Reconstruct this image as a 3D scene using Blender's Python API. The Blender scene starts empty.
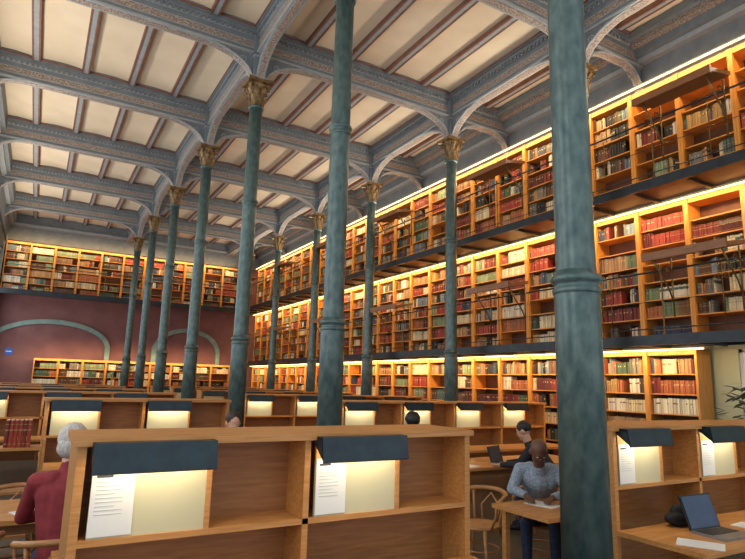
import bpy, math, random
import numpy as np
from mathutils import Vector, Matrix, Euler
random.seed(7)
COL=bpy.context.scene.collection
H=1.8; XL=3.1; XR=7.85; Y0=2.572; DY=3.693
YW=28.4; XWL=-1.7; XF=9.3; XWR=9.75; ZC=8.62
def S(r,g,b):
    o=[]
    for c in (r,g,b):
        c/=255.0
        o.append(c/12.92 if c<=.04045 else ((c+.055)/1.055)**2.4)
    return (*o,1)
MATS={}
def mat(name,c1,c2=None,scale=6,rough=.6,metal=0,stretch=(1,1,1),bump=0,emit=0,detail=4,kind='noise',spec=.5,coat=0,lo=.3,hi=.7):
    if name in MATS: return MATS[name]
    m=bpy.data.materials.new(name); m.use_nodes=True; nt=m.node_tree; b=nt.nodes['Principled BSDF']
    b.inputs['Roughness'].default_value=rough; b.inputs['Metallic'].default_value=metal
    b.inputs['Specular IOR Level'].default_value=spec
    if coat: b.inputs['Coat Weight'].default_value=coat
    tc=nt.nodes.new('ShaderNodeTexCoord'); mp=nt.nodes.new('ShaderNodeMapping')
    mp.inputs['Scale'].default_value=stretch
    nt.links.new(tc.outputs['Object'],mp.inputs['Vector'])
    if kind=='wave':
        t=nt.nodes.new('ShaderNodeTexWave'); t.inputs['Scale'].default_value=scale; t.inputs['Distortion'].default_value=3; fac=t.outputs['Fac']
    elif kind=='voronoi':
        t=nt.nodes.new('ShaderNodeTexVoronoi'); t.inputs['Scale'].default_value=scale; fac=t.outputs['Distance']
    elif kind=='checker':
        t=nt.nodes.new('ShaderNodeTexChecker'); t.inputs['Scale'].default_value=scale; fac=t.outputs['Fac']
    else:
        t=nt.nodes.new('ShaderNodeTexNoise'); t.inputs['Scale'].default_value=scale; t.inputs['Detail'].default_value=detail; fac=t.outputs['Fac']
    nt.links.new(mp.outputs[0],t.inputs['Vector'])
    r=nt.nodes.new('ShaderNodeValToRGB'); r.color_ramp.elements[0].position=lo; r.color_ramp.elements[1].position=hi
    r.color_ramp.elements[0].color=c1; r.color_ramp.elements[1].color=c2 or tuple(min(1,x*1.18) for x in c1[:3])+(1,)
    nt.links.new(fac,r.inputs[0]); nt.links.new(r.outputs[0],b.inputs['Base Color'])
    if bump:
        bp=nt.nodes.new('ShaderNodeBump'); bp.inputs['Strength'].default_value=bump; bp.inputs['Distance'].default_value=.02
        nt.links.new(fac,bp.inputs['Height']); nt.links.new(bp.outputs[0],b.inputs['Normal'])
    if emit:
        nt.links.new(r.outputs[0],b.inputs['Emission Color']); b.inputs['Emission Strength'].default_value=emit
    MATS[name]=m; return m
def attrmat(name):
    m=bpy.data.materials.new(name); m.use_nodes=True; nt=m.node_tree; b=nt.nodes['Principled BSDF']
    a=nt.nodes.new('ShaderNodeAttribute'); a.attribute_name='Col'; nt.links.new(a.outputs['Color'],b.inputs['Base Color'])
    b.inputs['Roughness'].default_value=.6; return m
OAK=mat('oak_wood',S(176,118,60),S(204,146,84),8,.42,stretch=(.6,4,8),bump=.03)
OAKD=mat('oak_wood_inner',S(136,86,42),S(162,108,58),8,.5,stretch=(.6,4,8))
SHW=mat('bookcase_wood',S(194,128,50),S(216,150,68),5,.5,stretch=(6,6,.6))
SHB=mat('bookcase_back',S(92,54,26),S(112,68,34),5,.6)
COLM=mat('verdigris_iron',S(58,80,82),S(98,118,114),16,.36,metal=.2,stretch=(1,1,.5),bump=.06,detail=12,lo=.3,hi=.75)
CAP=mat('bronze_gilt_leaf',S(74,58,36),S(142,112,68),14,.45,metal=.3,bump=.2)
BEAM=mat('grey_blue_beam_paint',S(102,110,116),S(118,126,132),5,.6)
BEAML=mat('pale_grey_trim_paint',S(140,146,150),S(156,160,162),9,.6)
BEAMP=mat('ornament_band_paint',S(112,98,92),S(164,150,138),34,.6,kind='voronoi')
JB=mat('red_brown_rib_paint',S(110,72,60),S(130,90,76),9,.6)
CREAM=mat('cream_ceiling_plaster',S(214,196,168),S(228,212,186),1.2,.8)
MAROON=mat('mauve_wall_paint',S(116,76,76),S(134,92,90),1.4,.75)
WALLG=mat('sage_cream_wall_paint',S(200,204,170),S(214,218,186),1.2,.75)
WALLB=mat('blue_grey_wall_paint',S(104,114,118),S(124,134,136),1.2,.75)
ARCHM=mat('green_grey_stone_trim',S(112,138,134),S(136,160,154),6,.6)
FLOOR=mat('dark_parquet_floor',S(72,64,58),S(102,92,80),10,.35,stretch=(1,6,1))
DARK=mat('gallery_dark_steel',S(32,38,44),S(46,54,60),6,.4,metal=.3)
UNDER=mat('gallery_soffit_board',S(80,60,46),S(98,76,58),4,.5)
BRASS=mat('dark_brass_ironwork',S(96,74,42),S(136,108,62),12,.4,metal=.5)
LEDGE=mat('brown_ledge_wood',S(128,82,48),S(152,100,60),7,.45,stretch=(4,.6,4))
HOOD=mat('black_teal_lamp_metal',S(26,42,52),S(36,56,66),10,.35,metal=.2)
PIN=mat('cream_pinboard_felt',S(194,188,154),S(198,192,160),3,.85)
PAPER=mat('white_paper',S(222,222,218),S(230,230,226),4,.8)
INK=mat('grey_ink',S(160,160,160),S(170,170,170),4,.8)
INKD=mat('dark_heading_ink',S(60,60,64),S(70,70,74),4,.8)
TUBE=mat('warm_lamp_tube',S(255,214,140),S(255,220,150),3,.5,emit=5)
STRIP=mat('warm_led_strip',S(255,222,160),S(255,228,170),3,.5,emit=2)
BLACKP=mat('black_plastic',S(18,19,22),S(30,31,34),10,.45)
SILVER=mat('grey_aluminium',S(140,142,146),S(165,167,170),10,.35,metal=.7)
class MB:
    def __init__(s): s.v=[];s.f=[];s.m=[];s.s=[]
    def add(s,vs,fs,m=0,sm=False):
        n=len(s.v); s.v+= [tuple(p) for p in vs]
        for f in fs: s.f.append(tuple(i+n for i in f)); s.m.append(m); s.s.append(sm)
        return s
    def box(s,x0,x1,y0,y1,z0,z1,m=0):
        return s.add([(x,y,z) for z in (z0,z1) for y in (y0,y1) for x in (x0,x1)],[(0,2,3,1),(4,5,7,6),(0,1,5,4),(2,6,7,3),(0,4,6,2),(1,3,7,5)],m)
    def lathe(s,prof,n=24,m=0,cx=0,cy=0,z=0,sm=True):
        vs=[];fs=[]
        for r,h in prof:
            for i in range(n):
                a=2*math.pi*i/n; vs.append((cx+r*math.cos(a),cy+r*math.sin(a),z+h))
        for j in range(len(prof)-1):
            for i in range(n):
                k=(i+1)%n; fs.append((j*n+i,j*n+k,(j+1)*n+k,(j+1)*n+i))
        fs.append(tuple(range(n))[::-1]); fs.append(tuple((len(prof)-1)*n+i for i in range(n)))
        return s.add(vs,fs,m,sm)
    def prism(s,poly,plane,a0,a1,m=0):
        n=len(poly); mk={'xz':lambda p,a:(p[0],a,p[1]),'yz':lambda p,a:(a,p[0],p[1]),'xy':lambda p,a:(p[0],p[1],a)}[plane]
        vs=[mk(p,a0) for p in poly]+[mk(p,a1) for p in poly]
        fs=[tuple(range(n)),tuple(range(2*n-1,n-1,-1))]+[(i,(i+1)%n,n+(i+1)%n,n+i)[::-1] for i in range(n)]
        return s.add(vs,fs,m)
    def tube(s,path,r,n=8,m=0):
        P=[Vector(p) for p in path]; vs=[];fs=[]
        up0=None
        for i,p in enumerate(P):
            t=(P[min(i+1,len(P)-1)]-P[max(i-1,0)]).normalized()
            if up0 is None: up0=Vector((0,0,1)) if abs(t.z)<.9 else Vector((1,0,0))
            a=t.cross(up0).normalized(); b=a.cross(t).normalized(); up0=b
            rr=r[i] if isinstance(r,(list,tuple)) else r
            for k in range(n):
                q=2*math.pi*k/n; vs.append(p+a*math.cos(q)*rr+b*math.sin(q)*rr)
        for j in range(len(P)-1):
            for i in range(n):
                k=(i+1)%n; fs.append((j*n+i,j*n+k,(j+1)*n+k,(j+1)*n+i))
        fs.append(tuple(range(n))[::-1]); fs.append(tuple((len(P)-1)*n+i for i in range(n)))
        return s.add(vs,fs,m,True)
    def ell(s,c,r,m=0,nu=20,nv=12,rot=None,fn=None):
        vs=[];fs=[]
        for j in range(nv+1):
            th=math.pi*j/nv
            for i in range(nu):
                a=2*math.pi*i/nu
                p=Vector((r[0]*math.sin(th)*math.cos(a),r[1]*math.sin(th)*math.sin(a),r[2]*math.cos(th)))
                if fn: p=fn(p)
                if rot: p=rot@p
                vs.append(p+Vector(c))
        for j in range(nv):
            for i in range(nu):
                k=(i+1)%nu; fs.append((j*nu+i,(j+1)*nu+i,(j+1)*nu+k,j*nu+k))
        return s.add(vs,fs,m,True)
    def mesh(s,name,mats):
        me=bpy.data.meshes.new(name); me.from_pydata(s.v,[],s.f)
        for m in mats: me.materials.append(m)
        me.polygons.foreach_set('material_index',s.m); me.polygons.foreach_set('use_smooth',s.s); me.update(); return me
def O(name,data,parent=None,loc=(0,0,0),rot=0,label=None,cat=None,group=None,kind=None,scale=None):
    ob=bpy.data.objects.new(name,data); COL.objects.link(ob)
    ob.location=loc; ob.rotation_euler=rot if isinstance(rot,(tuple,Euler)) else (0,0,rot)
    if scale: ob.scale=scale
    if parent: ob.parent=parent
    if label: ob['label']=label
    if cat and not parent: ob['category']=cat
    if group: ob['group']=group
    if kind: ob['kind']=kind
    return ob
def thing(name,label,cat,parts,loc=(0,0,0),rot=0,group=None,scale=None):
    root=O(name,None,None,loc,rot,label,cat,group,scale=scale); root.empty_display_size=.1
    for p in parts:
        O(p[0],p[1],root,label=p[2] if len(p)>2 else None, loc=p[3] if len(p)>3 else (0,0,0))
    return root
def dup(root,loc,rot=None,label=None):
    n=root.copy(); COL.objects.link(n); n.location=loc
    if rot is not None: n.rotation_euler=(0,0,rot)
    if label: n['label']=label
    for c in list(root.children):
        k=c.copy(); k.parent=n; COL.objects.link(k)
        for g in list(c.children):
            q=g.copy(); q.parent=k; COL.objects.link(q)
    return n
def struct(name,mb,mats,cat=None,label=None):
    return O(name,mb.mesh(name,mats),kind='structure',label=label or name.replace('_',' ')+' of the library hall painted surface',cat=cat or 'room')
# ---------------- shell ----------------
struct('floor',MB().box(XWL-.3,XWR+.2,-1.5,YW+.3,-.1,0),[FLOOR],'floor','dark worn parquet floor of the reading room')
def joists(x0,x1,n): return [x0+(x1-x0)*i/n for i in range(1,n)]
JX=joists(XWL,XL,5)+joists(XL,XR,5)+joists(XR,XWR,2)
edges=sorted([XWL,XL,XR,XWR]+JX)
cm=MB(); prof=[]
for a,b in zip(edges[:-1],edges[1:]):
    for i in range(9): prof.append((a+(b-a)*i/8, ZC-.03+.04*math.sin(math.pi*i/8)))
vs=[(x,-1.5,z) for x,z in prof]+[(x,YW+.3,z) for x,z in prof]; n=len(prof)
cm.add(vs,[(i,i+1,n+i+1,n+i) for i in range(n-1)],0,True); cm.box(XWL-.3,XWR+.2,-1.5,YW+.3,ZC+.1,ZC+.2)
struct('ceiling',cm,[CREAM],'ceiling','cream plaster ceiling with shallow vaulted coffers')
w=MB(); wy=[Y0+DY*(k+.5) for k in range(-1,7)]
w.box(XWL-.3,XWL,-1.5,YW+.3,0,1.3); w.box(XWL-.3,XWL,-1.5,YW+.3,7.0,ZC+.1)
e=-1.5
for y in wy+[None]:
    y1=(y-1.0) if y else YW+.3
    if y1>e: w.box(XWL-.3,XWL,e,y1,1.3,7.0)
    if y: e=y+1.0
struct('wall_left',w,[WALLB],'wall','blue grey painted wall with tall windows')
for i,y in enumerate(wy):
    f=MB()
    for a in (-1,-.35,.35,.94): f.box(XWL-.2,XWL-.12,y+a,y+a+.06,1.3,7.0)
    for z in (1.3,2.7,4.1,5.5,6.94): f.box(XWL-.2,XWL-.12,y-1,y+1,z,z+.06)
    struct('window_%d'%(i+1),f,[PAPER],'window','tall white framed window with glazing bars')
w=MB(); w.box(XWR,XWR+.2,-1.5,YW+.3,2.5,ZC+.1); w.box(XWR,XWR+.2,5.1,YW+.3,0,2.5); w.box(XWR,XWR+.2,-1.5,3.6,0,2.5); w.box(XWR,XWR+.2,3.6,5.1,0,.5); w.box(XWR,XWR+.2,4.95,5.1,.5,2.5)
struct('wall_right',w,[WALLG],'wall','sage cream wall behind the bookcases')
f=MB()
for y in (3.6,4.25,4.89): f.box(XWR+.02,XWR+.1,y,y+.06,.5,2.5)
for z in (.5,1.5,2.44): f.box(XWR+.02,XWR+.1,3.6,4.95,z,z+.06)
struct('window_9',f,[PAPER],'window','pale framed window beside the bookcases')
struct('wall_far',MB().box(XWL-.3,XWR+.2,YW,YW+.3,0,ZC+.1),[MAROON],'wall','brownish mauve painted end wall with blind arches')
def archband(cx,hw,zs,rise,t,y0,y1,mb):
    N=28; o=[];i_=[]
    for k in range(N+1):
        a=math.pi*k/N; o.append((cx+hw*math.cos(a),zs+rise*math.sin(a))); i_.append((cx+(hw-t)*math.cos(a),zs+(rise-t)*math.sin(a)))
    for k in range(N):
        mb.prism([o[k],o[k+1],i_[k+1],i_[k]],'xz',y0,y1)
    for s in (-1,1): mb.box(min(cx+s*hw,cx+s*(hw-t)),max(cx+s*hw,cx+s*(hw-t)),y0,y1,0,zs)
for i,(cx,hw) in enumerate(((.45,2.35),(6.2,1.6))):
    mb=MB(); archband(cx,hw,3.05,1.15,.2,YW-.12,YW,mb); struct('trim_%d'%(i+1),mb,[ARCHM],'arch','pale green grey stone arch band on the mauve wall')
tr=MB()
tr.box(XWR-.12,XWR,-1.5,YW,7.45,7.62,0); tr.box(XWR-.2,XWR,-1.5,YW,7.62,7.7,1); tr.box(XWR-.1,XWR,-1.5,YW,7.7,8.1,0)
tr.box(XWR-.25,XWR,-1.5,YW,8.1,8.2,1); tr.box(XWR-.35,XWR,-1.5,YW,8.2,8.36,0); tr.box(XWR-.5,XWR,-1.5,YW,8.36,8.46,2); tr.box(XWR-.6,XWR,-1.5,YW,8.46,8.6,0)
struct('trim_3',tr,[BEAM,BEAML,BEAMP],'cornice','stepped grey blue cornice above the bookcases')
tr=MB(); tr.box(XWL,XWR-.6,YW-.35,YW,8.2,8.6,0); tr.box(XWL,XWR-.6,YW-.45,YW,8.1,8.2,1); tr.box(XWL,XWR-.12,YW-.1,YW,7.5,8.1,0)
struct('trim_4',tr,[BEAM,BEAML,BEAMP],'cornice','stepped grey blue cornice on the end wall')
tr=MB(); tr.box(XWL,XWL+.2,-1.5,YW-.45,8.1,8.2,1); tr.box(XWL,XWL+.3,-1.5,YW-.45,8.2,8.6,0); tr.box(XWL,XWL+.06,-1.5,YW-.12,7.3,8.1,0)
struct('trim_5',tr,[BEAM,BEAML,BEAMP],'cornice','stepped grey blue cornice above the windows')
# ---------------- beams ----------------
def beam_mesh(L,name):
    b=MB(); h=L/2
    b.box(-h,h,-.11,.11,8.03,8.07,1); b.box(-h,h,-.07,.07,8.07,8.4,0); b.box(-h,h,-.08,.08,8.15,8.165,1); b.box(-h,h,-.08,.08,8.285,8.3,1); b.box(-h,h,-.078,.078,8.165,8.285,2)
    b.box(-h,h,-.06,.06,8.018,8.03,2)
    b.box(-h,h,-.11,.11,8.4,8.45,1); b.box(-h,h,-.14,.14,8.45,8.52,0); b.box(-h,h,-.17,.17,8.52,8.64,0); b.box(-h,h,-.19,.19,8.55,8.58,3)
    nd=int(L/.1)
    for i in range(nd):
        x=-h+(i+.5)*L/nd
        for s in (-1,1): b.box(x-.025,x+.025,min(s*.11,s*.14),max(s*.11,s*.14),8.4,8.45,0)
    return b.mesh(name,[BEAM,BEAML,BEAMP,JB])
for (a,b_) in ((XWL,XL),(XL,XR),(XR,XWR)):
    L=b_-a-.3; me=beam_mesh(L,'ceiling_beam')
    for k in range(0,7):
        O('ceiling_beam',me,None,((a+b_)/2,Y0+DY*k,0),0,'grey blue painted ceiling beam with pale mouldings and dentils','ceiling beam','beams spanning the hall')
me=beam_mesh(DY-.3,'ceiling_girder')
for X in (XL,XR):
    for k in range(-1,7):
        O('ceiling_girder',me,None,(X,Y0+DY*(k+.5),0),math.pi/2,'grey blue painted girder running between two column tops','ceiling beam','girders along the column rows')
j=MB(); L=DY-.4; j.box(-.045,.045,-L/2,L/2,8.51,8.6,1)
for s in (-1,1): j.box(min(s*.045,s*.08),max(s*.045,s*.08),-L/2,L/2,8.5,8.6,0)
jm=j.mesh('ceiling_rib',[JB,BEAML])
for X in JX:
    for k in range(-1,7):
        O('ceiling_rib',jm,None,(X,Y0+DY*(k+.5),0),0,'red brown and pale striped rib between ceiling coffers','ceiling rib','ribs dividing the ceiling coffers')
# ---------------- columns ----------------
def bracket(rx,z0=7.5,z1=8.03,r0=.13):
    b=MB(); N=14; cur=[]
    for k in range(N+1):
        a=math.pi/2*k/N
        cur.append((r0+rx*(1-math.cos(a)), z0+(z1-z0)*math.sin(a)))
    for k in range(N):
        (x0_,z0_),(x1_,z1_)=cur[k],cur[k+1]
        b.prism([(x0_,z0_),(x1_,z1_),(x1_,z1+.02),(x0_,z1+.02)],'xz',-.05,.05,0)
        b.prism([(x0_,z0_-.015),(x1_,z1_-.015),(x1_,z1_+.022),(x0_,z0_+.022)],'xz',-.085,.085,1)
        b.prism([(x0_,z0_-.025),(x1_,z1_-.025),(x1_,z1_-.015),(x0_,z0_-.015)],'xz',-.05,.05,2)
    for s in (-.06,.06):
        pts=[(r0+.2+.07*(1-t*.8)*math.cos(t*9),s,7.88+.07*(1-t*.8)*math.sin(t*9)) for t in [q/16 for q in range(17)]]
        b.tube(pts,.012,5,1)
    return b.mesh('arch_bracket',[BEAM,BEAML,BEAMP])
brk=bracket(1.0); brks=bracket(.72)
base=MB(); base.box(-.27,.27,-.27,.27,0,.1); base.lathe([(.25,.1),(.26,.14),(.25,.18),(.2,.2),(.19,.25),(.22,.27),(.22,.31),(.17,.34),(.155,.5)],32)
shaft=MB(); shaft.lathe([(.155,.5),(.148,2.42),(.13,2.62),(.127,5.05),(.123,6.96)],32)
ring=MB()
for z,r in ((2.52,.143),(5.08,.128)):
    ring.lathe([(r-.01,-.1),(r+.012,-.09),(r+.016,-.06),(r+.002,-.05),(r+.002,-.02),(r+.022,-.012),(r+.026,.015),(r+.014,.035),(r-.005,.045),(r-.015,.09)],32,z=z)
ring.lathe([(.12,0),(.145,.01),(.15,.03),(.145,.05),(.12,.06)],32,z=6.93)
cap=MB(); cap.lathe([(.125,6.98),(.13,7.1),(.145,7.28),(.18,7.4),(.2,7.44)],24)
for tier,(zb,zt,ro,n,off) in enumerate(((6.99,7.2,.19,8,0),(7.08,7.34,.22,8,math.pi/8))):
    for i in range(n):
        a=2*math.pi*i/n+off; pts=[]
        for t,wd in ((0,.045),(.35,.052),(.7,.045),(.92,.03),(1.0,.018),(.9,.008)):
            pts.append((.135+(ro-.135)*(t**2.2) + (.02 if wd<.025 else 0), zb+(zt-zb)*t, wd))
        vs=[]
        for r,z,wd in pts:
            for s in (-1,0,1):
                rr=r+(.012 if s==0 else 0); vs.append((rr*math.cos(a)-s*wd*math.sin(a), rr*math.sin(a)+s*wd*math.cos(a), z))
        fs=[]
        for q in range(len(pts)-1):
            for s in range(2): fs.append((q*3+s,q*3+s+1,q*3+s+4,q*3+s+3))
        cap.add(vs,fs,0,True)
for i in range(4):
    a=math.pi/4+i*math.pi/2; c=Vector((math.cos(a),math.sin(a),0)); path=[]
    for q in range(22):
        t=q/21; ang=-math.pi/2+t*3.6*math.pi; r=.055*(1-t*.8)
        path.append(c*(.22+r*math.cos(ang))+Vector((0,0,7.37+r*math.sin(ang))))
    cap.tube(path,.014,6)
    cap.tube([c*.14+Vector((0,0,7.16)),c*.16+Vector((0,0,7.26)),c*.22+Vector((0,0,7.315))],.013,6)
cap.prism([(-.24,-.24),(0,-.2),(.24,-.24),(.2,0),(.24,.24),(0,.2),(-.24,.24),(-.2,0)],'xy',7.44,7.5,0)
blk=MB(); blk.box(-.13,.13,-.13,.13,7.5,8.04,0)
for z in (7.52,7.97): blk.box(-.15,.15,-.15,.15,z,z+.04,1)
blk.box(-.16,.16,-.16,.16,8.03,8.62,0)
ms=dict(base=base.mesh('base',[COLM]),shaft=shaft.mesh('shaft',[COLM]),ring=ring.mesh('collar_ring',[COLM]),cap=cap.mesh('capital',[CAP]),blk=blk.mesh('impost_block',[BEAM,BEAML]))
def column(X,Y):
    r=thing('cast_iron_column','slender verdigris cast iron column with gilded leafy capital','column',
        [('base',ms['base']),('shaft',ms['shaft']),('collar_ring',ms['ring']),('capital',ms['cap'],'bronze gilt acanthus leaf capital'),('impost_block',ms['blk'],'grey blue painted block')],(X,Y,0),0,'columns carrying the ceiling')
    for a in range(4):
        O('arch_bracket',brks if (X>5 and a==0) else brk,r,(0,0,0),a*math.pi/2,'grey blue curved bracket with pale edge')
    return r
for X in (XL,XR):
    for k in range(0,7): column(X,Y0+DY*k)
wb=bracket(.8); wb2=bracket(.5)
for k in range(1,7):
    O('wall_bracket',wb,None,(XWL-.1,Y0+DY*k,0),0,'grey blue curved bracket under a beam at the window wall','bracket','brackets at the window wall')
    O('wall_bracket',wb2,None,(XWR-.02,Y0+DY*k,0),math.pi,'grey blue curved bracket above the bookcases','bracket','brackets above the bookcases')
# ---------------- bookcases ----------------
BW=DY/4; TIERS=[(0,2.5,7),(2.65,5.06,7),(5.2,7.38,6)]
DEP=.36
def case_mesh(h,ns,full):
    f=MB(); w=BW/2-.002
    for s in (-1,1):
        a,b=(-w,-w+.024) if s<0 else (w-.024,w)
        f.box(0,DEP,a,b,0,h,0)
        a,b=(-w,-w+.038) if s<0 else (w-.038,w)
        f.box(-.05,0,a,b,0,h,0)
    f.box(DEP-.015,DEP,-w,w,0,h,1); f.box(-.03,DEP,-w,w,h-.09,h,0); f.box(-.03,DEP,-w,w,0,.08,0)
    sh=MB().box(.005,DEP-.015,-w+.024,w-.024,0,.02,0)
    zs=[.08+(h-.17)*i/ns for i in range(1,ns)]
    if full:
        for z in zs: f.box(.005,DEP-.015,-w+.024,w-.024,z,z+.02,0)
    return f.mesh('bookcase',[SHW,SHB]), sh.mesh('shelf',[SHW,SHB]), zs
PAL=[(112,42,36),(150,58,46),(96,64,46),(166,130,92),(204,190,158),(64,86,68),(42,40,38),(54,64,88),(118,112,102),(88,42,40),(170,134,78),(80,100,94),(208,202,182),(164,98,62),(138,100,68),(78,64,52),(118,134,104),(104,122,136)]
books=[]
def fill(axis,front,a0,a1,z0,zh,rng,empty=0.03):
    if rng.random()<empty: return
    p=a0+.01
    mode=rng.random()
    runs=[14,20,30,40] if mode<.5 else [1,2,3,5,8,12]
    pal=[0,1,1,2,3,4,4,5,9,12,13,14,16,16,1,0,7] if mode<.5 else [0,1,2,2,3,4,5,6,6,7,8,9,10,11,12,13,14,15,16,3,14,4,17]
    while p<a1-.03:
        if rng.random()<.09: p+=rng.uniform(.03,.25); continue
        ci=rng.choice(pal)
        n=rng.choice(runs); wd=rng.uniform(.015,.031); hh=rng.uniform(.62,.88)*zh
        for _ in range(n):
            ww=wd*rng.uniform(.82,1.18)
            if p+ww>a1-.01: return
            books.append((axis,front+rng.uniform(.015,.045),p,ww,z0,hh*rng.uniform(.97,1.03) if n>3 else hh*rng.uniform(.88,1.08),.2,ci))
            p+=ww+.002
rng=random.Random(3)
for ti,(z0,z1,ns) in enumerate(TIERS):
    h=z1-z0; full,shm,zs=case_mesh(h,ns,True); part,_,_=case_mesh(h,ns,False)
    for i in range(28):
        yc=Y0+BW*(i+.5)
        if yc+BW/2>YW-.45 : continue
        if ti==0 and yc<5.3: continue
        near=i<14
        r=O('bookcase',part if near else full,None,(XF,yc,z0),0,'honey coloured wooden bookcase bay filled with old books','bookcase','bookcases on tier %s'%('one','two','three')[ti])
        if near:
            for z in zs: O('shelf',shm,r,(0,0,z))
        for q_,z in enumerate([.08]+[q+.02 for q in zs]):
            em=.04
            if ti==2 and i<5: em=.3
            if ti==1 and i==3: em=.55
            if ti>0 and q_==0: em=.3
            fill('x',XF,yc-BW/2+.028,yc+BW/2-.028,z0+z,(h-.17)/ns-.02,rng,em)
def rotcase(tier,nx,x0,yf,grp):
    z0,z1,ns=tier; full,_,zs=case_mesh(z1-z0,ns,True)
    for i in range(nx):
        xc=x0+BW*(i+.5)
        O('bookcase',full,None,(xc,yf,z0),math.pi/2,'honey coloured wooden bookcase bay on the end wall','bookcase',grp)
        for z in [.08]+[q+.02 for q in zs]:
            fill('y',yf,xc-BW/2+.028,xc+BW/2-.028,z0+z,(z1-z0-.17)/ns-.02,rng)
rotcase(TIERS[2],11,XWL+.05,YW-.42,'bookcases on the end gallery')
rotcase((0,2.5,7),9,-.1,YW-.62,'bookcases at the end wall foot')
th,ph,ro=[math.radians(a) for a in (30.21,10.43,1.5)]; F=566.4
st,ct,sp,cp=math.sin(th),math.cos(th),math.sin(ph),math.cos(ph)
fw=Vector((st*cp,ct*cp,sp)); rr_=Vector((ct,-st,0)); uu=Vector((-st*sp,-ct*sp,cp))
CX=rr_*math.cos(ro)+uu*math.sin(ro); CY=-rr_*math.sin(ro)+uu*math.cos(ro)
def inview(b):
    p=Vector((b[1],b[2],b[4]+.1-H)) if b[0]=='x' else Vector((b[2],b[1],b[4]+.1-H))
    d=p.dot(fw)
    return d>0 and abs(p.dot(CX)/d*F)<372 and abs(p.dot(CY)/d*F)<279
def dist(b):
    p=(b[1],b[2],b[4]-H) if b[0]=='x' else (b[2],b[1],b[4]-H)
    return p[0]**2+p[1]**2+p[2]**2
vis=sorted([b for b in books if b[0]=='x' and inview(b) and not (b[4]<2.5 and b[2]<7)],key=dist)[:294]
vs_=set(id(b) for b in vis)
GILT=mat('gilt_lettering',S(172,146,98),S(192,168,120),30,.5)
PG=mat('book_pages',S(180,166,132),S(200,188,156),60,.8)
bmesh_={}
for ci,c in enumerate(PAL):
    b=MB(); N=6
    poly=[(1,0),(1,1)]+[(.06-.06*math.sin(math.pi*t/N),1-t/N) for t in range(N+1)]
    def seg(z0,z1,m,g=0):
        b.prism([(x-g if x<.5 else x,y) for x,y in poly],'xy',z0,z1,m)
    seg(0,.12,0);seg(.12,.14,2,.006);seg(.14,.62,0);seg(.62,.66,2,.006);seg(.66,.84,0 if ci%3 else 3);seg(.84,.86,2,.006);seg(.86,1,0)
    b.box(.1,.97,.1,.9,.985,1.003,1)
    cov=mat('book_cloth_%d'%ci,S(*c),S(*[min(255,q*1.12+4) for q in c]),20,.6)
    bmesh_[ci]=b.mesh('book',[cov,PG,GILT,MATS.get('book_cloth_%d'%max(0,ci-1),cov)])
CN=['dark red','red','dark brown','tan','cream','dark green','black','navy blue','grey','maroon','ochre','teal','off white','orange','brown leather','umber','sage green','pale blue']
for b in vis:
    O('book',bmesh_[b[7]],None,(b[1],b[2],b[4]),0,'%s bound book standing upright on a wooden shelf'%CN[b[7]],'book','books on the nearest wall shelves',scale=(b[6],b[3],b[5]))
rest=[b for b in books if id(b) not in vs_]
V=[];Fc=[];C=[]
for b in rest:
    ax,fr,a,wd,z,hh,dp,ci=b; c=S(*PAL[ci]); g=rng.uniform(.72,1.28); c=(c[0]*g,c[1]*g*rng.uniform(.93,1.07),c[2]*g,1)
    lab=S(190,170,124) if ci not in (4,12) else S(120,74,54)
    n=len(V); P=[]
    zz=[z,z+hh*.62,z+hh*.72,z+hh]
    for q in zz: P+= [(fr,a,q),(fr,a+wd,q)]
    P+= [(fr+dp,a,z+hh),(fr+dp,a+wd,z+hh),(fr+dp,a,z),(fr+dp,a+wd,z)]
    if ax=='y': P=[(p[1],p[0],p[2]) for p in P]
    V+=P
    fs=[(0,1,3,2),(2,3,5,4),(4,5,7,6),(6,7,9,8),(0,2,4,6,8,10),(1,3,5,7,9,11)]
    cs=[c,lab if rng.random()<.35 else c,c,(c[0]*.8+.06,c[1]*.8+.05,c[2]*.8+.04,1),c,c]
    for f,q in zip(fs,cs): Fc.append(tuple(n+i for i in f)); C+= [q]*len(f)
me=bpy.data.meshes.new('shelved_books'); me.from_pydata(V,[],Fc); me.materials.append(attrmat('assorted_book_bindings'))
at=me.color_attributes.new('Col','FLOAT_COLOR','CORNER'); at.data.foreach_set('color',np.array(C,dtype=np.float32).ravel()); me.update()
O('shelved_books',me,label='rows of red, cream, green and brown old books on shelves',cat='books',kind='stuff')
# ---------------- galleries ----------------
def walkway(z,name,label):
    b=MB(); b.box(8.38,XF-.06,0,YW-1.0 if z<4 else YW-.42,z+.02,z+.1,0); b.box(8.32,8.38,0,YW-1.0,z-.04,z+.12,1); b.box(XF-.14,XF-.06,0,YW-.45,z-.02,z+.02,1)
    y=.2
    while y<YW-1.1: b.box(8.38,XF-.14,y-.03,y+.03,z-.04,z+.02,1); y+=BW
    O(name,b.mesh(name,[UNDER,DARK]),label=label,cat='gallery')
walkway(2.55,'gallery_walkway','dark steel gallery walkway above the ground floor bookcases')
walkway(5.1,'gallery_walkway','dark steel upper gallery walkway with brown soffit panels')
b=MB(); b.box(XWL,8.3,YW-1.4,YW-.42,5.12,5.2,0); b.box(XWL,8.3,YW-1.46,YW-1.4,5.02,5.23,1)
O('gallery_walkway',b.mesh('gallery_walkway',[UNDER,DARK]),label='dark gallery walkway across the mauve end wall',cat='gallery')
RW=DY/2
post=MB(); post.lathe([(.03,0),(.03,.04),(.012,.07),(.012,.5),(.02,.53),(.012,.56),(.012,1.02),(.024,1.06),(.018,1.1),(0.002,1.12)],10)
rails=[MB().tube([(0,0,z),(0,RW,z)],r,8).mesh('rail',[DARK]) for z,r in ((.12,.01),(.55,.006),(1.03,.016))]
scr=MB()
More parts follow.
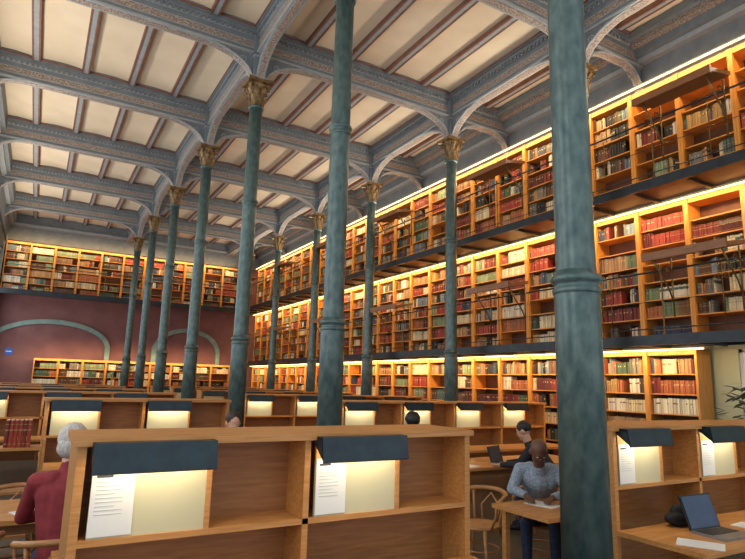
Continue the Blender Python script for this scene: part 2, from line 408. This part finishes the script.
def spiral(cy,cz,R,s1,s2,mb,turn=2.4,x=0):
    mb.tube([(x,cy+s1*R*(1-t*.85)*math.cos(t*turn*math.pi),cz+s2*R*(1-t*.85)*math.sin(t*turn*math.pi)) for t in [q/18 for q in range(19)]],.006,5)
for s in (-1,1): spiral(RW/2+s*.06,.8,.06,-s,1,scr)
scr.tube([(0,RW/2,.12),(0,RW/2,1.0)],.008,6)
pm,sm=post.mesh('post',[BRASS]),scr.mesh('scroll_ornament',[BRASS])
proto=None
for z in (2.65,5.2):
    for i in range(14):
        y=1.6+RW*i
        if y+RW>YW-1.2: break
        if proto is None: proto=thing('gallery_railing','thin dark metal railing with brass posts and scrolls','railing',[('post',pm)]+[('rail',m) for m in rails]+[('scroll_ornament',sm)],(8.36,y,z),0,'railings along the bookcase galleries')
        else: dup(proto,(8.36,y,z))
for i in range(5):
    dup(proto,(XWL+.2+RW*(i+1),YW-1.43,5.2),math.pi/2,'thin dark metal railing on the end wall gallery')
top=MB(); top.prism([(-.5,1.1),(.02,1.2),(.02,1.26),(-.51,1.16)],'xz',-.62,.62); top.box(-.53,-.49,-.62,.62,1.08,1.2)
brs=[]
for y in (-.5,.5):
    brc=MB()
    brc.tube([(.04,y,.5),(-.06,y,.7),(-.2,y,.85),(-.42,y,1.12)],.014,6)
    brc.tube([(.04,y,.28),(.04,y,1.2)],.014,6)
    brc.tube([(-.08+.07*(1-t)*math.cos(8*t),y,1.0+.07*(1-t)*math.sin(8*t)) for t in [q/16 for q in range(17)]],.008,5)
    brs.append(brc.mesh('scroll_bracket',[BRASS]))
tm=top.mesh('board',[LEDGE])
pl=None
for z in (2.65,5.2):
    y=4.6
    while y<YW-2:
        if pl is None: pl=thing('railing_lectern','sloping wooden book rest on brass scroll brackets at the railing','lectern',[('board',tm)]+[('scroll_bracket',m,'dark brass scroll bracket') for m in brs],(8.3,y,z),0,'book rests on the gallery railings')
        else: dup(pl,(8.3,y,z))
        y+=4.1
for z in (2.5,5.06,7.45):
    b=MB(); y0=5.2 if z<3 else 1; b.box(XF-.09,XF-.065,y0,YW-.6,z-.015,z+.01)
    O('shelf_light_strip',b.mesh('shelf_light_strip',[STRIP]),label='warm glowing light strip along the bookcase top',cat='light',group='light strips over the bookcases')
def area(name,loc,rot,sx,sy,P,color=(1,.66,.32),spread=None):
    l=bpy.data.lights.new(name,'AREA'); l.shape='RECTANGLE'; l.size=sx; l.size_y=sy; l.energy=P; l.color=color
    if spread: l.spread=spread
    o=bpy.data.objects.new(name,l); COL.objects.link(o); o.location=loc; o.rotation_euler=rot; return o
def aim(o,X,d):
    Z=-Vector(d).normalized(); X=Vector(X); o.rotation_euler=Matrix((X,Z.cross(X),Z)).transposed().to_euler()
def strip_right(z,P,y0,y1,x=8.97):
    aim(area('shelf_light',(x,(y0+y1)/2,z),(0,0,0),y1-y0,.06,P),(0,1,0),(.5,0,-.86))
for z,P in ((2.48,300),(5.04,390),(7.5,390)):
    strip_right(z,P,5.2 if z<3 else 2,YW-.8)
def strip_far(z,P,x0,x1,y):
    aim(area('shelf_light',((x0+x1)/2,y,z),(0,0,0),x1-x0,.06,P),(1,0,0),(0,.62,-.78))
strip_far(7.5,150,XWL+.2,8,YW-.9); strip_far(2.7,110,-.2,8,YW-1.05)
# ---------------- carrels ----------------
BAYX=1.14; TOPZ=H-.285; BRD=H-.735; TBL=.74; DB=.5
def carrel(x0,nb,y,left_extra=0):
    L=nb*BAYX+.04; P=[]
    b=MB(); b.box(-.02,L+.02,-.02,DB+.02,TOPZ-.035,TOPZ); P.append(('top_board',b.mesh('top_board',[OAK])))
    for xx in [0,L-.04]:
        b=MB(); b.box(xx,xx+.04,0,DB,0,TOPZ-.035); P.append(('end_panel',b.mesh('end_panel',[OAK])))
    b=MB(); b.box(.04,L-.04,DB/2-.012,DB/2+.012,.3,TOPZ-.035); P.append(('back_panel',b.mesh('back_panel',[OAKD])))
    for i in range(1,nb):
        b=MB(); b.box(i*BAYX,i*BAYX+.035,0,DB,.3,TOPZ-.035); P.append(('divider',b.mesh('divider',[OAK])))
    for yy in (0,DB/2+.012):
        b=MB(); b.box(.04,L-.04,yy,yy+DB/2-.012,BRD-.03,BRD); P.append(('shelf',b.mesh('shelf',[OAK])))
    for i in range(nb):
        for side in (0,1):
            xx=i*BAYX+.075; y0,y1=(.012,.03) if side==0 else (DB-.03,DB-.012)
            if side==1: xx=i*BAYX+BAYX-.6
            b=MB(); b.box(xx,xx+.53,y0,y1,BRD,TOPZ-.16)
            P.append(('pinboard',b.mesh('pinboard',[PIN]),'cream pinboard panel'))
            b=MB(); b.box(xx+.53,xx+.555,.0 if side==0 else DB/2,DB/2 if side==0 else DB,BRD,TOPZ-.035)
            P.append(('partition',b.mesh('partition',[OAK])))
            b=MB(); b.box(xx,xx+.53,y0,y1,TOPZ-.16,TOPZ-.035); P.append(('upper_rail',b.mesh('upper_rail',[OAK])))
    for s in (0,1):
        b=MB(); y0,y1=(-.68,0) if s==0 else (DB,DB+.68); xa=-left_extra if s else 0
        b.box(xa,L,y0,y1,TBL-.035,TBL); P.append(('tabletop',b.mesh('tabletop',[OAK])))
        yy=-.6 if s==0 else DB+.55
        for xx in (xa+.05,L-.1):
            b=MB(); b.box(xx,xx+.05,yy,yy+.05,0,TBL-.035); P.append(('leg',b.mesh('leg',[OAK])))
    return thing('study_carrel','double sided oak study carrel with pigeonholes and pinboards','study carrel',P,(x0,y,0),0,'study carrels in the reading room')
lh=MB(); LWD=.56; lh.prism([(.03,0),(-.09,-.0),(-.11,-.13),(-.1,-.138),(-.08,-.02),(.03,-.02)],'yz',0,LWD)
for xx in (0,LWD-.015): lh.prism([(.03,0),(-.09,0),(-.11,-.133),(.03,-.03)],'yz',xx,xx+.015)
lt=MB(); lt.tube([(.01,-.05,-.045),(LWD-.01,-.05,-.045)],.012,8)
lhm,ltm=lh.mesh('lamp_shade',[HOOD]),lt.mesh('lamp_tube',[TUBE])
lproto=None
def lamp(x,y,near):
    global lproto
    loc=(x,y-.005,TOPZ-.014)
    if lproto is None: lproto=thing('reading_lamp','dark teal metal hood lamp glowing over a pinboard','reading lamp',[('lamp_shade',lhm),('lamp_tube',ltm,'glowing warm tube')],loc,0,'lamps on the study carrels')
    else: dup(lproto,loc)
    if near: aim(area('lamp_glow',(x+.28,y-.075,TOPZ-.085),(0,0,0),.48,.03,near,(1,.84,.58)),(1,0,0),(0,.42,-.9))
rows=[(.21,2,3.014,1.8,0),(3.98,3,3.014,1.8,.2),(.165,2,8.294,2.5,0),(4.32,4,8.294,2.5,0)]
for k in range(3,7):
    y=11.95+DY*(k-3)
    rows+= [(-.975,3,y,2.5 if k<4 else 0,0),(3.9,4,y,2.5 if k<4 else 0,0)]
for (x0,nb,y,p,le) in rows:
    carrel(x0,nb,y,le)
    for i in range(nb): lamp(x0+i*BAYX+.06,y,p)
def notice(x,y,z):
    b=MB(); b.box(0,.19,-.004,0,0,.3,0)
    b.box(.02,.09,-.006,-.004,.262,.274,2)
    for i in range(9): b.box(.02,.02+.12*(1 if i%3 else .7),-.0055,-.004,.24-.018*i,.2418-.018*i,1)
    O('paper_notice',b.mesh('paper_notice',[PAPER,INK,INKD]),None,(x,y,z),0,'white printed notice hanging from the reading lamp','notice','notices on the pinboards')
for x0,nb in ((.21,2),(3.98,3)):
    for i in range(nb): notice(x0+i*BAYX+.075,3.014+.008,BRD+.01)
def table(x0,x1,y0,y1):
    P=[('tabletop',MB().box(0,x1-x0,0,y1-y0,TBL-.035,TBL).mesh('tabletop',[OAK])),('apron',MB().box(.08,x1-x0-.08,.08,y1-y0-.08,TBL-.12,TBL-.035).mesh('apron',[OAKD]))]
    for xx in (.06,x1-x0-.12):
        for yy in (.06,y1-y0-.12): P.append(('leg',MB().box(xx,xx+.06,yy,yy+.06,0,TBL-.035).mesh('leg',[OAK])))
    return thing('reading_table','long oak reading table between the carrels','table',P,(x0,y0,0),0,'long reading tables')
table(-1.0,2.5,5.15,6.0); table(4.2,7.4,6.0,6.9)
CT=[('upright',MB().box(x,x+.03,-.18,.18,0,1.14).mesh('upright',[OAK])) for x in (-.3,.27)]
CT+=[('shelf',MB().box(-.27,.27,-.16,.16,z,z+.025).mesh('shelf',[OAK])) for z in (.2,.62,1.04)]
thing('book_cart','light oak library cart holding red bound volumes','cart',CT,(-.12,7.1,0),0)
for i in range(6):
    O('book',bmesh_[1 if i%4 else 0],None,(-.16+.04*i,7.02,1.065),(0,0,math.pi/2),'red bound volume standing on the library cart','book','red volumes on the cart',scale=(.2,.035,.27))
# ---------------- chairs ----------------
WCH=mat('bentwood_beech',S(160,110,64),S(190,138,86),12,.4,stretch=(1,1,6))
seat=MB(); seat.lathe([(.19,.43),(.215,.435),(.22,.45),(.21,.465),(.17,.46),(.05,.455)],28)
legm=[]
for s,t in ((-1,-1),(1,-1),(-1,1),(1,1)):
    legm.append(MB().tube([(s*.15,t*.15,.44),(s*.18,t*.18,.22),(s*.2,t*.21,0)],[.02,.017,.013],10).mesh('leg',[WCH]))
bk=MB(); path=[]
for q in range(25):
    a=math.radians(-20-(q/24)*140)
    path.append((.27*math.cos(a),.25*math.sin(a)+.0,.74+.03*math.sin(math.pi*q/24)))
bk.tube([(.27,.14,.69)]+path+[(-.27,.14,.69)],.022,10)
CH=[('seat',seat.mesh('seat',[WCH]))]+[('leg',m) for m in legm]+[('back_rail',bk.mesh('back_rail',[WCH]))]
for q in (5,19):
    p=path[q]; CH.append(('back_post',MB().tube([(p[0]*.78,p[1]*.78,.45),(p[0]*.92,p[1]*.94,.6),p],.014,8).mesh('back_post',[WCH])))
CH.append(('back_splat',MB().tube([(path[8][0]*.7,-.2,.45),(path[8][0],-.235,.6),(0,-.25,.72),(path[16][0],-.235,.6),(path[16][0]*.7,-.2,.45)],.011,8).mesh('back_splat',[WCH])))
for s in (-1,1): CH.append(('arm_post',MB().tube([(s*.19,.1,.45),(s*.26,.13,.58),(s*.27,.14,.69)],.013,8).mesh('arm_post',[WCH])))
CH.append(('stretcher_ring',MB().tube([(.19*math.cos(a),.19*math.sin(a),.24) for a in [q*math.pi/12 for q in range(25)]],.008,6).mesh('stretcher_ring',[WCH])))
chp=None
def chair(x,y,rot,label='bentwood armchair with curved back rail'):
    global chp
    if chp is None: chp=thing('bentwood_chair',label,'chair',CH,(x,y,0),rot,'bentwood chairs in the reading room'); return chp
    return dup(chp,(x,y,0),rot,label)
# ---------------- people ----------------
def person(name,loc,rot,label,J,top,trous,skin,hair,hairfn,voxel=.009,shoe=None,hs=1.0):
    shoe=shoe or BLACKP
    B=[]
    def bone(a,ra,b,rb,reg): B.append((Vector(a),ra,Vector(b),rb,reg))
    pel,wai,che,nek,hed=[Vector(J[k]) for k in ('pelvis','waist','chest','neck','head')]
    mb=MB()
    bone(pel,.135,wai,.13,0); bone(wai,.135,che,.14,0)
    for s in (-1,1): bone(wai+Vector((s*.04,0,0)),.11,che+Vector((s*.08,0,.0)),.11,0); bone(che+Vector((s*.07,0,.0)),.115,che+Vector((s*.09,0,.08)),.08,0)
    bone(che,.11,nek,.058,0); bone(nek,.056,hed+(nek-hed).normalized()*.05,.056,2)
    for s,k in ((-1,'l'),(1,'r')):
        sh,el,wr=[Vector(J[q+k]) for q in ('sh_','el_','wr_')]
        bone(che+Vector((s*.08,0,.08)),.075,sh,.066,0); bone(sh,.064,el,.05,0); bone(el,.05,wr,.036,0)
        hp=Vector(J['ha_'+k]); d=(hp-wr).normalized(); bone(wr,.026,wr+d*.03,.028,2)
        side=d.cross(Vector((0,0,1))).normalized(); palm=wr+d*.085
        for q in (-.022,0,.022): bone(wr+d*.025+side*q*.6,.016,palm+side*q,.015,2)
        for q,l in ((-.033,.062),(-.011,.074),(.011,.07),(.033,.055)):
            a=palm+side*q; m=a+d*l*.55+Vector((0,0,-.004)); e=m+d*l*.4+Vector((0,0,-.02)); bone(a,.0095,m,.0085,2); bone(m,.0085,e,.0075,2)
        a=wr+d*.035+side*s*.02; m=a+d*.03+side*s*-.035; e=m+d*.035+side*s*-.008; bone(a,.013,m,.0105,2); bone(m,.0105,e,.009,2)
        hi,kn,an,to=[Vector(J[q+k]) for q in ('hi_','kn_','an_','to_')]
        bone(pel,.12,hi,.095,1); bone(hi,.09,kn,.06,1); bone(kn,.06,an,.042,1); bone(an+Vector((0,-.03,-.03)),.042,to,.034,3)
    for a,ra,b_,rb,reg in B:
        mb.ell(a,(ra,)*3,0,12,8); mb.ell(b_,(rb,)*3,0,12,8)
        mb.tube([a,b_],[ra,rb],12)
    hr=Euler((J.get('nod',0),0,J.get('turn',0))).to_matrix()
    def hp_(p): return hed+hr@Vector(p)*hs
    def he(c,r): mb.ell(hp_(c),tuple(q*hs for q in r),0,16,10,rot=hr)
    he((0,-.01,.02),(.076,.096,.095)); he((0,.03,-.045),(.058,.062,.065)); he((0,.085,-.012),(.014,.024,.022)); he((0,.075,-.085),(.024,.022,.018))
    he((0,.072,.03),(.05,.02,.014)); he((0,.082,-.05),(.024,.013,.012))
    for s in (-1,1): he((s*.076,-.005,-.01),(.012,.02,.032))
    tmp=bpy.data.objects.new('tmp',mb.mesh('tmp',[])); COL.objects.link(tmp)
    rmd=tmp.modifiers.new('r','REMESH'); rmd.mode='VOXEL'; rmd.voxel_size=voxel; rmd.use_smooth_shade=True
    s_=tmp.modifiers.new('s','SMOOTH'); s_.factor=.5; s_.iterations=3
    dg=bpy.context.evaluated_depsgraph_get(); me=bpy.data.meshes.new_from_object(tmp.evaluated_get(dg)); me.name=name
    bpy.data.objects.remove(tmp)
    for m in (top,trous,skin,shoe): me.materials.append(m)
    n=len(me.polygons); c=np.zeros(n*3); me.polygons.foreach_get('center',c); c=c.reshape(-1,3)
    best=np.full(n,1e9); reg=np.zeros(n,dtype=np.int32)
    for a,ra,b_,rb,r in B:
        a_=np.array(a);d=np.array(b_)-a_; t=np.clip(((c-a_)@d)/max(d@d,1e-9),0,1); dd=np.linalg.norm(c-(a_+t[:,None]*d),axis=1)-(ra+(rb-ra)*t)
        k=dd<best; best[k]=dd[k]; reg[k]=r
    dh=np.linalg.norm(c-np.array(hed),axis=1)-.105; k=(dh<best)|((dh<.02)&(reg==0)&(c[:,2]>hed.z-.1)); reg[k]=2
    me.polygons.foreach_set('material_index',reg); me.polygons.foreach_set('use_smooth',[True]*n); me.update()
    r=O(name,me,None,loc,rot,label,'person')
    for s in (-1,1):
        ey=MB(); ey.ell(hp_((s*.03,.078,.008)),(.011,.008,.007),0,10,6,rot=hr); ey.ell(hp_((s*.03,.085,.008)),(.005,.004,.005),1,8,6,rot=hr)
        O('eye',ey.mesh('eye',[PAPER,BLACKP]),r)
    if hair:
        hm=MB()
        for c_,rad in hairfn:
            hm.ell(hp_(c_),tuple(q*hs for q in rad),0,28,18,rot=hr,fn=lambda p:p*(1+.025*math.sin(p.x*160+p.z*90)+.02*math.sin(p.y*190)))
        O('hair',hm.mesh('hair',[hair]),r)
    return r
def seated(hz=1.28,lean=.12,nod=-.3,turn=0,reach=.4,hx=0):
    J=dict(pelvis=(0,-.02,.58),waist=(0,.0+lean*.25,.76),chest=(0,lean*.7,.97+(hz-1.28)*.6),neck=(hx*.5,lean,1.13+(hz-1.28)),head=(hx,lean+.06,hz),nod=nod,turn=turn)
    c=J['chest']
    for s,k in ((-1,'l'),(1,'r')):
        J['sh_'+k]=(s*.185,c[1]+.02,c[2]+.08); J['el_'+k]=(s*.26,c[1]+.16,.83); J['wr_'+k]=(s*.13,c[1]+reach,.80); J['ha_'+k]=(s*.08,c[1]+reach+.1,.785)
        J['hi_'+k]=(s*.09,.02,.55); J['kn_'+k]=(s*.13,.44,.53); J['an_'+k]=(s*.13,.40,.09); J['to_'+k]=(s*.14,.54,.035)
    return J
SKD=mat('dark_brown_skin',S(92,60,46),S(112,76,58),12,.45); SKL=mat('light_skin',S(196,148,122),S(212,164,138),12,.5)
SWE=mat('pale_blue_grey_knit',S(126,140,158),S(158,172,186),70,.9,kind='voronoi',bump=.3); RED=mat('dark_red_jacket_cloth',S(116,32,40),S(140,46,52),14,.85)
BLK=mat('black_jacket_cloth',S(22,23,28),S(40,42,48),14,.8); JEAN=mat('dark_denim',S(34,44,66),S(52,64,88),40,.85)
HG=mat('silver_grey_hair',S(160,154,148),S(202,196,190),50,.7,stretch=(1,1,.3),bump=.5); HB=mat('black_hair',S(16,13,12),S(34,28,24),50,.5,stretch=(1,1,.3),bump=.5); HBR=mat('dark_brown_hair',S(38,26,20),S(62,44,32),50,.55,bump=.5)
GRY=mat('grey_shirt_cloth',S(80,84,92),S(104,108,116),14,.85)
short=[((0,-.022,.035),(.084,.098,.092))]
bob=[((0,-.025,.03),(.098,.108,.104)),((0,-.04,-.04),(.096,.084,.088))]
R=2.3
chair(4.62,4.38,R,'bentwood chair carrying the man in the knitted sweater')
person('person',(4.62,4.38,0),R,'bald man in pale blue grey knitted sweater leaning over desk',seated(1.2,.4,-.75,.35,.24),SWE,JEAN,SKD,None,[],.008,None,1.05)
chair(.27,4.5,-.1,'bentwood chair carrying the grey haired woman')
person('person',(.27,4.5,0),-.1,'grey haired woman in a dark red jacket seated at reading table',seated(1.33,.16,-.35,0,.34),RED,JEAN,SKL,HG,bob,.01)
chair(5.86,5.35,.55,'bentwood chair carrying a person in black')
person('person',(5.86,5.35,0),.55,'dark haired person in black jacket leaning toward a laptop',seated(1.24,.3,-.45),BLK,JEAN,SKL,HB,short,.01)
chair(1.95,6.5,math.pi,'bentwood chair carrying a reader in grey'); person('person',(1.95,6.5,0),math.pi,'brown haired person in grey shirt seated behind the carrel',seated(1.34,.12,-.2),GRY,JEAN,SKL,HBR,short,.012)
chair(3.72,5.3,-.2,'bentwood chair carrying a reader in black'); person('person',(3.72,5.3,0),-.2,'dark haired person in black seated behind the carrel',seated(1.38,.12,-.1),BLK,JEAN,SKL,HB,short,.012)
chair(3.98,4.6,1.9,'empty bentwood armchair standing in the aisle')
chair(-.33,4.8,.15,'empty bentwood armchair pushed to the reading table'); chair(-.02,6.3,3.0,'empty bentwood armchair on the far side of the table')
# ---------------- small things ----------------
def laptop(x,y,z,rot,scr,sc=1):
    bse=MB().box(-.165,.165,-.115,.115,0,.016); key=MB().box(-.145,.145,-.02,.095,.016,.019)
    lid=MB().prism([(.115,.012),(.185,.225),(.193,.222),(.123,.009)],'yz',-.165,.165)
    dis=MB().prism([(.117,.024),(.181,.216),(.1825,.2155),(.1185,.0235)],'yz',-.153,.153)
    for v in range(len(dis.v)): p=dis.v[v]; dis.v[v]=(p[0],p[1]-.003,p[2]+.001)
    return thing('laptop','open laptop with a lit screen on the oak tabletop','laptop',[('base',bse.mesh('base',[SILVER])),('keyboard',key.mesh('keyboard',[BLACKP])),('lid',lid.mesh('lid',[BLACKP])),('screen',dis.mesh('screen',[scr]),'glowing blue screen')],(x,y,z),rot,scale=(sc,sc,sc))
SCRN=mat('laptop_screen_navy',S(40,54,80),S(60,78,108),3,.3,emit=.2)
laptop(4.64,2.58,TBL,-.05,SCRN,1.15); laptop(5.86,6.22,TBL,.3,mat('laptop_screen_dark',S(24,28,36),S(44,50,60),3,.3,emit=.1))
bag=MB()
def crump(p): return Vector((p.x*(1+.12*math.sin(p.y*38+p.z*20)),p.y*(1+.15*math.sin(p.x*30)),p.z*(1+.22*math.sin(p.x*34+1)*math.cos(p.y*26))))
bag.ell((0,0,.085),(.2,.08,.1),0,40,24,fn=crump); bag.ell((.15,-.01,.06),(.12,.07,.065),0,30,18,fn=crump); bag.ell((-.15,.01,.06),(.12,.07,.065),0,30,18,fn=crump)
st1=MB().tube([(-.12,-.06,.12),(-.12,-.1,.06),(-.08,-.12,.015),(0,-.11,.015),(.08,-.07,.04)],.01,8)
thing('backpack','crumpled black fabric bag lying on the oak desk','bag',[('body',bag.mesh('body',[BLK])),('strap',st1.mesh('strap',[BLACKP]))],(4.74,2.9,TBL),.0)
pm_=MB().box(-.105,.105,-.15,.15,0,.004).mesh('paper_sheet',[PAPER])
for (x,y,r) in ((3.95+1.2,2.6,.1),(4.2,2.5,.5),(5.2,6.25,.2),(4.7,6.3,-.3),(.9,5.5,.2),(.1,5.35,.4),(4.2,3.95,.2)):
    O('paper_sheet',pm_,None,(x,y,TBL),r,'white sheet of paper lying on an oak tabletop','paper','papers on the tables')
sg=MB(); sg.prism([(.16*math.cos(q*math.pi/16),.16*math.sin(q*math.pi/16)) for q in range(32)],'xz',-.02,0,0)
sg.box(-.1,.1,-.025,-.02,-.02,.02,1)
O('round_sign',sg.mesh('round_sign',[mat('blue_sign_enamel',S(40,90,190),S(50,100,200),3,.4),PAPER]),None,(-1.05,YW-.01,2.75),0,'round blue sign with a white bar on the mauve wall','sign')
LEAF=mat('dark_green_leaves',S(24,44,26),S(46,72,40),8,.5)
pot=MB().lathe([(.14,0),(.16,.02),(.2,.34),(.21,.36),(.18,.36),(.17,.32)],20)
stem=MB().tube([(0,0,.3),(.02,.01,.9),(0,.03,1.5)],[.02,.015,.01],8)
lv=MB(); rp=random.Random(4)
for i in range(170):
    a=rp.uniform(0,6.28); z=rp.uniform(.6,1.95); r=rp.uniform(.04,.36)*(1.1-abs(z-1.25)*.8); c=Vector((r*math.cos(a)*.8,r*math.sin(a),z)); d=Vector((math.cos(a),math.sin(a),rp.uniform(-.6,.4))).normalized()*.22; s=d.cross(Vector((0,0,1))).normalized()*.06
    lv.add([c,c+d*.5+s,c+d,c+d*.5-s],[(0,1,2,3)],0,False)
thing('potted_plant','leafy dark green potted plant standing by the window','plant',[('pot',pot.mesh('pot',[BLACKP])),('stem',stem.mesh('stem',[OAKD])),('leaves',lv.mesh('leaves',[LEAF]))],(9.2,4.6,0))
# ---------------- lights ----------------
for y in wy:
    area('window_light',(XWL+.05,y,4.2),(0,-math.pi/2,0),5.4,1.9,80,(.93,.97,1.0))
aim(area('ceiling_fill',(8.25,14,6.6),(0,0,0),26,.3,390,(1,.88,.71)),(0,1,0),(-.65,0,.76))  # added fill to brighten the ceiling from the gallery side, not a real fixture
aim(area('ceiling_fill',(XWL+.4,13,6.9),(0,0,0),24,.3,270,(1,.9,.76)),(0,1,0),(.7,0,.71))  # matching added ceiling fill along the window wall, no fixture modelled
w=bpy.data.worlds.new('World'); bpy.context.scene.world=w; w.use_nodes=True
w.node_tree.nodes['Background'].inputs[0].default_value=(.9,.95,1,1); w.node_tree.nodes['Background'].inputs[1].default_value=1.0
bpy.context.scene.view_settings.view_transform='Standard'
# ---------------- camera ----------------
cd=bpy.data.cameras.new('Camera'); co=bpy.data.objects.new('Camera',cd); COL.objects.link(co)
cd.sensor_fit='HORIZONTAL'; cd.sensor_width=36; cd.lens=36*F/745
M=Matrix((CX,CY,-fw)).transposed().to_4x4(); M.translation=Vector((0,0,H)); co.matrix_world=M
cd.clip_end=200; bpy.context.scene.camera=co
